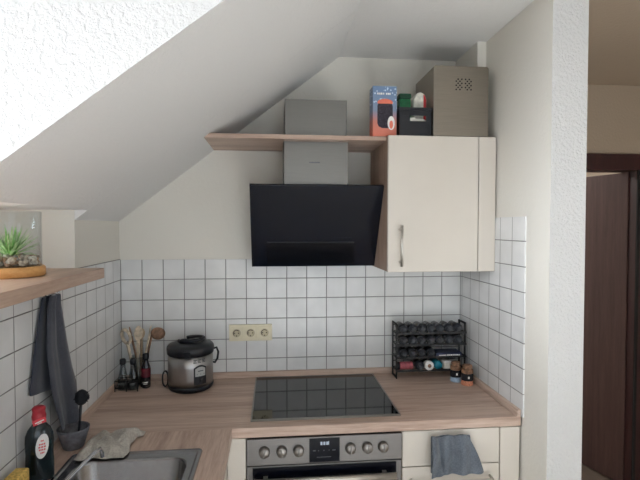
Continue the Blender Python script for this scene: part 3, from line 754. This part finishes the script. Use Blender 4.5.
# two grinder jars
def grind(x, y, s, label, fill):
    t = thing('salt_jar', (x, y, W), label, 'jar', 'pair of brown-lidded salt jars')
    b = bm_(); lathe(b, [(0, 0), (.025*s, 0), (.027*s, .003), (.027*s, .024), (0, .024)], (x, y, W), 30); obj('grains', b, fill, t)
    b = bm_(); lathe(b, [(.0272*s, .024), (.0275*s, .026), (.0275*s, .052), (.0255*s, .056)], (x, y, W), 30); lb = obj('label_band', b, M['softblack'], t)
    b = bm_(); arc(b, (x, y), .0277*s, math.radians(-16), math.radians(0), W+.036, W+.046, .0005, 4); obj('lettering', b, M['whitelab'], lb)
    b = bm_(); lathe(b, [(.024*s, .056), (.0275*s, .059), (.0275*s, .075), (.022*s, .078), (.020*s, .082), (.024*s, .085), (.023*s, .094), (0, .096)], (x, y, W), 10, smooth=False); obj('lid', b, M['copper'], t, .001)
grind(1.610, -.168, .93, 'brown-lidded jar of pale blue salt in front of the rack', M['bluesalt'])
grind(1.645, -.222, 1.0, 'brown-lidded jar of orange salt nearest the right wall', M['orsalt'])

# ------------------------------------------------------------------ sink + tap
t = thing('sink', (.29, -1.0, W), 'stainless steel inset sink in the left worktop', 'sink')
def rr(x0, x1, y0, y1, r, n=6):
    out = []
    for cxx, cyy, a0 in ((x1-r, y1-r, 0), (x0+r, y1-r, 90), (x0+r, y0+r, 180), (x1-r, y0+r, 270)):
        for k in range(n+1):
            a = math.radians(a0+90*k/n); out.append((cxx+r*math.cos(a), cyy+r*math.sin(a)))
    return out
b = bm_()
loops = [(rr(.080, .497, -1.26, -.750, .014), W+.0005), (rr(.082, .495, -1.258, -.752, .014), W+.0045), (rr(.090, .487, -1.25, -.760, .014), W+.005), (rr(.096, .481, -1.244, -.766, .014), W+.002),
         (rr(.118, .464, -1.225, -.795, .06), W+.001), (rr(.124, .458, -1.219, -.801, .058), W-.006), (rr(.134, .448, -1.209, -.811, .055), W-.13), (rr(.150, .432, -1.193, -.827, .05), W-.145)]
V = [[b.verts.new((x, y, z)) for x, y in L] for L, z in loops]
for i in range(len(V)-1):
    n_ = len(V[i])
    for k in range(n_):
        f = b.faces.new((V[i][k], V[i][(k+1) % n_], V[i+1][(k+1) % n_], V[i+1][k])); f.smooth = i > 3
b.faces.new(V[-1])
obj('basin', b, M['steel_sink'], t, solid=.0012)
b = bm_(); lathe(b, [(0, 0), (.04, 0), (.038, .003), (.02, .001), (0, .001)], (.29, -1.01, W-.144), 28); obj('drain', b, M['chrome'], t)
t = thing('tap', (.19, -1.31, W), 'slim chrome tap with thin spout reaching over the sink', 'tap')
b = bm_(); lathe(b, [(.026, 0), (.026, .008), (.020, .012), (.020, .07), (.016, .08), (0, .082)], (.19, -1.31, W), 24); obj('base', b, M['chrome'], t)
b = bm_(); tube(b, [(.19, -1.31, W+.06), (.193, -1.29, .975), (.199, -1.24, .984), (.205, -1.16, .984), (.211, -1.09, .982), (.217, -1.01, .981), (.222, -.95, .979), (.225, -.915, .974), (.226, -.902, .958), (.226, -.899, .942)], [.011, .009, .0065, .0055, .0052, .005, .005, .0052, .0056, .0056], 14)
obj('spout', b, M['chrome'], t)
b = bm_(); tube(b, [(.19, -1.31, W+.08), (.185, -1.34, W+.11), (.18, -1.38, W+.115)], .007, 10); obj('lever', b, M['chrome'], t)
# beige cloth
random.seed(3)
b = bm_(); P = []; nu, nv = 26, 22
import mathutils
def nz(x, y, z=0): return mathutils.noise.noise(Vector((x, y, z)))
for i in range(nu+1):
    row = []
    for j in range(nv+1):
        u, v = i/nu, j/nv
        x = .100+(.255-.100)*u+.014*nz(u*3, v*3, 5)+(.02 if v > .8 else 0)*u; y = -.80+.165*v-.035*(1-u)*(1-v)*0+.030*u*v+.012*nz(u*4, v*3, 9)
        e = min(u, 1-u, v, 1-v); lift = min(1, e/.18)
        z = W+.007+lift*(.016+.024*abs(nz(u*3.1+2, v*3.6, 1))+.012*math.sin(u*9+v*7)**2)+.006*abs(nz(u*9, v*9, 3))
        row.append((x, y, z))
    P.append(row)
grid(b, P)
tag(obj('dish_cloth', b, M['beigecloth'], solid=.003, sub=1), 'crumpled beige dish cloth lying behind the sink basin', 'cloth')

# ------------------------------------------------------------------ dish soap
t = thing('soap_bottle', (.05, -.905, W+.0052), 'dark green dish soap bottle with red cap by the left wall', 'bottle')
R = Rz(math.radians(27.6)); cc = Vector((.052, -.905, W+.0055))
def oval(prof, c, ra, rb, mi=0, b=None, seg=36):
    b = b or bm_(); rings = []
    for s, z in prof:
        rings.append([b.verts.new(c+R @ Vector((ra*s*math.cos(2*PI*k/seg), rb*s*math.sin(2*PI*k/seg), z))) for k in range(seg)])
    for i in range(len(rings)-1):
        for k in range(seg):
            f = b.faces.new((rings[i][k], rings[i][(k+1) % seg], rings[i+1][(k+1) % seg], rings[i+1][k])); f.smooth = True
    b.faces.new(rings[0][::-1]); b.faces.new(rings[-1]); return b
obj('bottle_body', oval([(.88, 0), (1, .006), (1.0, .05), (.96, .08), (1.0, .115), (.97, .135), (.80, .152), (.52, .166), (.40, .172), (.38, .182)], cc, .037, .023), M['soap'], t)
b = bm_(); lathe(b, [(.0145, .178), (.0185, .18), (.0190, .192), (.0175, .196), (.0165, .205), (.0178, .208), (.0172, .215), (.012, .219), (0, .219)], cc, 24); obj('cap', b, M['redcap'], t)
def oval_label(ax, az, zc, lift, mat, name, par, tilt=.25, off=0):
    b = bm_(); n_ = 24; cen = []
    def P(dx, dz):
        dx2 = dx*math.cos(tilt)-dz*math.sin(tilt)+off; dz2 = dx*math.sin(tilt)+dz*math.cos(tilt)
        y = -.0232*math.sqrt(max(0, 1-(dx2/.0372)**2))-lift
        return cc+R @ Vector((dx2, y, zc+dz2))
    rings = [[b.verts.new(P(ax*f*math.cos(2*PI*k/n_), az*f*math.sin(2*PI*k/n_))) for k in range(n_)] for f in (1, .66, .33)]
    c0 = b.verts.new(P(0, 0))
    for i in range(2):
        for k in range(n_): b.faces.new((rings[i][k], rings[i][(k+1) % n_], rings[i+1][(k+1) % n_], rings[i+1][k]))
    for k in range(n_): b.faces.new((rings[2][k], rings[2][(k+1) % n_], c0))
    return obj(name, b, mat, par, norm=False)
lb = oval_label(.0165, .036, .108, .0012, M['whitelab'], 'front_label', t, -.12, .006)
b = bm_()
for k, (dz, w_) in enumerate(((.016, .008), (.006, .017), (-.002, .020), (-.010, .018), (-.019, .011))):
    for s in range(3):
        dx0 = -w_/2+w_*s/3+.0065
        y = -.0232*math.sqrt(1-((dx0+w_/8)/.0372)**2)-.0024
        vs = [b.verts.new(cc+R @ Vector((x_, y, .108+z_))) for x_, z_ in ((dx0, dz-.0026), (dx0+w_/3*.72, dz-.0016), (dx0+w_/3*.72, dz+.0030), (dx0, dz+.002))]; b.faces.new(vs)
obj('lettering', b, M['redlab'], lb, norm=False)
b = bm_(); box(b, -.017, .017, -.0215, -.0195, .172, .188, rot=Ry(-.22), piv=(0, -.02, .18))
for v in b.verts: v.co = cc+R @ v.co
nl = obj('neck_label', b, M['redlab'], t, .003)
b = bm_(); box(b, -.011, .012, -.0224, -.0216, .1785, .1815, rot=Ry(-.32)); box(b, -.005, .006, -.0224, -.0216, .174, .176, rot=Ry(-.32))
for v in b.verts: v.co = cc+R @ v.co
obj('lettering', b, M['whitelab'], nl)
# sponge
b = bm_(); box(b, .018, .056, -1.09, -.968, W+.0002, .957)
t = thing('sponge', (.037, -1.03, W), 'yellow kitchen sponge standing behind the soap bottle', 'sponge'); obj('foam', b, M['sponge'], t, .006, 3)
obj('scouring_pad', B(.0575, .064, -1.09, -.968, W+.0002, .957), M['greenc'], t, .002)
for o in list(t.children):
    if o.name.startswith('scouring'): bpy.data.objects.remove(o)
# cup with brush
cu = (.058, -.690)
b = bm_(); lathe(b, [(0, 0), (.030, 0), (.033, .004), (.049, .060), (.051, .068), (.049, .069), (.046, .062), (.030, .008), (0, .007)], (cu[0], cu[1], W), 40)
for v in b.verts:
    pass
tag(obj('ribbed_cup', b, M['greycup']), 'grey flared stoneware cup holding the dish brush', 'cup')
t = thing('dish_brush', (.080, -.700, W+.012), 'dish brush with round black bristle head standing in the grey cup', 'brush')
b = bm_(); tube(b, [(.074, -.700, W+.012), (.087, -.708, .98), (.093, -.714, 1.035)], [.004, .0042, .005], 8); obj('stick', b, M['black'], t)
b = bm_(); ell(b, (.096, -.716, 1.058), (.020, .024, .026)); obj('head', b, M['softblack'], t)
b = bm_()
for k in range(60):
    d = Vector((random.gauss(0, 1)+.9, random.gauss(0, 1), random.gauss(0, .8))).normalized(); p = Vector((.096, -.716, 1.058))
    tube(b, [p+d*.018, p+d*.0245], .0018, 4)
o_ = obj('bristles', b, M['softblack'], t); o_['kind'] = 'stuff'

# ------------------------------------------------------------------ towels
def lerp(a, b_, t_): return a+(b_-a)*t_
def interp(tab, z):
    for (z0, a), (z1, c) in zip(tab, tab[1:]):
        if (z-z0)*(z-z1) <= 0: return lerp(a, c, (z-z0)/(z1-z0))
    return tab[-1][1]
t = thing('hand_towel', (.01, -.74, 1.40), 'long charcoal towel hanging from a hook on the left tiles', 'towel')
L = [(1.408, -.778), (1.37, -.797), (1.24, -.812), (1.10, -.790), (.96, -.735), (.895, -.705)]
Rr = [(1.408, -.716), (1.37, -.708), (1.22, -.645), (1.06, -.568), (.98, -.562), (.895, -.590)]
P = []
for i in range(41):
    z = 1.408-(1.408-.953)*i/40; a, c = interp(L, z), interp(Rr, z); row = []; g_ = i/40
    for j in range(29):
        u = j/28; fold = math.sin(u*11+g_*1.2)*(.004+.007*g_)+math.sin(u*23+1)*.002
        row.append((.028+.014*math.sin(PI*u)+fold, lerp(a, c, u), z+.006*math.sin(u*9)*g_))
    P.append(row)
b = bm_(); grid(b, P); obj('front_fold', b, M['greytowel'], t, solid=.004, sub=1)
L2 = [(1.406, -.784), (1.28, -.830), (1.141, -.868), (1.125, -.870)]; R2 = [(1.406, -.730), (1.28, -.70), (1.141, -.69), (1.095, -.69)]
P = []
for i in range(25):
    z = 1.404-.285*i/24; a, c = interp(L2, max(z, 1.126)), interp(R2, max(z, 1.1)); row = []
    for j in range(17):
        u = j/16; row.append((.009+.003*math.sin(u*9), lerp(a, c, u), z-.035*u*(i/24)))
    P.append(row)
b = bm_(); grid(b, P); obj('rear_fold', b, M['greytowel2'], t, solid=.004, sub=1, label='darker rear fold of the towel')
b = bm_(); tube(b, [(.001, -.747, 1.412), (.020, -.747, 1.408), (.040, -.747, 1.410), (.044, -.747, 1.424)], .004, 8); lathe(b, [(.012, 0), (.012, .004), (0, .004)], (.0005, -.747, 1.414), 16, mat=Ry(PI/2))
tag(obj('towel_hook', b, M['chrome']), 'small metal hook holding the charcoal towel under the sill', 'hook')
# blue towel on the drawer
t = thing('kitchen_cloth', (1.42, -.64, .69), 'slate blue terry cloth hung over the top drawer front', 'towel')
P = []; top = .838
for i in range(37):
    g_ = i/36; row = []
    for j in range(41):
        u = j/40
        xl = lerp(1.328, 1.322, g_); xr = lerp(1.474, 1.530, g_**.8)
        sag = -.014*math.sin(PI*min(1, u/.45))**2*(1 if u < .45 else 0)-.004*math.sin(PI*max(0, (u-.45)/.3))*(u < .75) - .012*max(0, (u-.85)/.15)**2
        z = lerp(top-.004+sag, .680+.012*u, g_)
        fold = .009*math.sin(u*8.5+1.2)*(1-g_*.5)+.005*math.sin(u*19+g_*3)+.016*math.exp(-((u-.2-.06*g_)/.07)**2)*-1*(1-g_*.4)
        y = -.626-.022*math.sin(PI*min(1, g_*1.5+.1)*.5)-fold*1.6*min(1, .35+g_)
        row.append((lerp(xl, xr, u), y, z))
    P.append(row)
b = bm_(); grid(b, P); obj('front_fold', b, M['bluetowel'], t, solid=.005, sub=1)
P = []
for i in range(21):
    g_ = i/20; row = []
    for j in range(25):
        u = j/24; row.append((lerp(1.335, 1.49+.02*g_, u), -.607-.004*math.sin(u*14), lerp(.822, .676, g_)))
    P.append(row)
b = bm_(); grid(b, P); obj('rear_fold', b, M['bluetowel'], t, solid=.005, sub=1)
b = bm_(); tube(b, [(1.345, -.594, .808), (1.345, -.610, .808), (1.35, -.612, .808), (1.46, -.612, .808), (1.465, -.610, .808), (1.465, -.594, .808)], .0035, 8)
tag(obj('towel_rail', b, M['handle']), 'thin metal rail behind the slate blue cloth', 'rail')

# ------------------------------------------------------------------ terrarium on the sill
tc = Vector((-.083, -.785, 1.4725))
t = thing('glass_planter', tc, 'glass cylinder planter on a round wooden tray on the window sill', 'planter')
b = bm_(); lathe(b, [(0, 0), (.092, 0), (.096, .003), (.096, .027), (.092, .031), (0, .031)], tc, 56); obj('tray', b, M['tray'], t, label='round light wooden tray')
b = bm_(); lathe(b, [(.0845, .0315), (.0845, .2), (.0855, .202), (.0865, .2), (.0865, .0315)], tc, 56); obj('glass_cylinder', b, M['vglass'], t)
random.seed(11); b = bm_()
for k in range(240):
    a = random.uniform(0, 2*PI); r_ = .075*math.sqrt(random.random()); s = random.uniform(.007, .0115)
    c = tc+Vector((r_*math.cos(a), r_*math.sin(a), .034+random.uniform(.004, .034)*(1-.3*r_/.075)))
    q = Rz(random.uniform(0, 6)) @ Rx(random.uniform(0, 6)); ell(b, c, (s, s*random.uniform(.6, .95), s*random.uniform(.55, .8)), q, mi=k % 4, u=8, v=6)
st = [plain('pebble_a', (206, 192, 178), .6, 0, .4, .2, 90), plain('pebble_b', (158, 148, 142), .6, 0, .4, .2, 90), plain('pebble_c', (226, 218, 208), .6, 0, .4, .15, 90), plain('pebble_d', (180, 150, 128), .6, 0, .4, .2, 90)]
tag(obj('pebbles', b, st), 'grey and beige pebbles filling the glass planter', 'pebbles', kind='stuff')
t = thing('air_plant', tc+Vector((0, 0, .066)), 'spiky bright green air plant standing in the pebbles', 'plant')
random.seed(5)
for mi, mat in enumerate(('leaf', 'leaf2')):
    b = bm_()
    for k in range(64):
        a = random.uniform(0, 2*PI); el = random.uniform(.1, 1.45); ln = random.uniform(.066, .100); d = Vector((math.cos(a)*math.cos(el), math.sin(a)*math.cos(el), math.sin(el)))
        base_ = tc+Vector((0, 0, .062))+Vector((math.cos(a), math.sin(a), 0))*.006; pts = []; side = d.cross(Vector((0, 0, 1))).normalized()
        for i in range(6):
            s = i/5; pts.append(base_+d*ln*s+Vector((0, 0, -.018*s*s*math.cos(el)+.010*s)))
        wd = [.003, .0032, .0028, .0022, .0014, .0003]
        Lv = [b.verts.new(p-side*w_) for p, w_ in zip(pts, wd)]; Rv = [b.verts.new(p+side*w_) for p, w_ in zip(pts, wd)]; Cv = [b.verts.new(p+Vector((0, 0, -.0012))) for p in pts]
        for i in range(5):
            b.faces.new((Lv[i], Cv[i], Cv[i+1], Lv[i+1])); b.faces.new((Cv[i], Rv[i], Rv[i+1], Cv[i+1]))
    obj('leaves' if mi == 0 else 'inner_leaves', b, M[mat], t, norm=False)

# ------------------------------------------------------------------ light
def area(name, loc, rot, sx_, sy_, e, col=(1, 1, 1), spread=PI):
    l = bpy.data.lights.new(name, 'AREA'); l.shape = 'RECTANGLE'; l.size = sx_; l.size_y = sy_; l.energy = e; l.color = col; l.spread = spread
    o = bpy.data.objects.new(name, l); COL.objects.link(o); o.location = loc; o.rotation_euler = rot; return o
def bounce_sun(name, e, el, az, col):
    l = bpy.data.lights.new(name, 'SUN'); l.energy = e; l.color = col; l.angle = .02
    o = bpy.data.objects.new(name, l); COL.objects.link(o); o.rotation_euler = (PI/2-el, 0, az)
area('daylight_dormer', (-.64, -1.86, 1.92), (0, -PI/2+.15, math.radians(5)), .80, 1.0, 17, (.97, .985, 1), math.radians(84))
area('daylight_plant', (-.62, -1.02, 1.585), (0, -PI/2+.38, 0), .18, .32, 2.6, (.98, .99, 1), math.radians(80))
area('fill_side', (3.74, -3.1, 1.25), (0, PI/2, 0), 1.5, 1.1, 6, (.95, .97, 1))  # added fill lamp outside the unseen side opening, brightens the slope
bounce_sun('bounce_sun', 40, math.radians(52), math.radians(-8), (.88, .95, 1))  # added beam through the rear opening, the unseen floor bounces it upward
area('fill_far_room', (2.4, 1.4, 2.40), (0, 0, 0), .8, .8, 26, (1, .98, .95))  # added fill lamp under the far ceiling, brightens the wedge above the door leaf
w = bpy.data.worlds.new('world'); S.world = w; w.use_nodes = True
bg = w.node_tree.nodes['Background']; bg.inputs[0].default_value = (.88, .95, 1, 1); bg.inputs[1].default_value = 2.2
S.view_settings.view_transform = 'Standard'; S.view_settings.look = 'None'; S.view_settings.gamma = 1
S.view_settings.use_curve_mapping = False; S.view_settings.exposure = 0.26
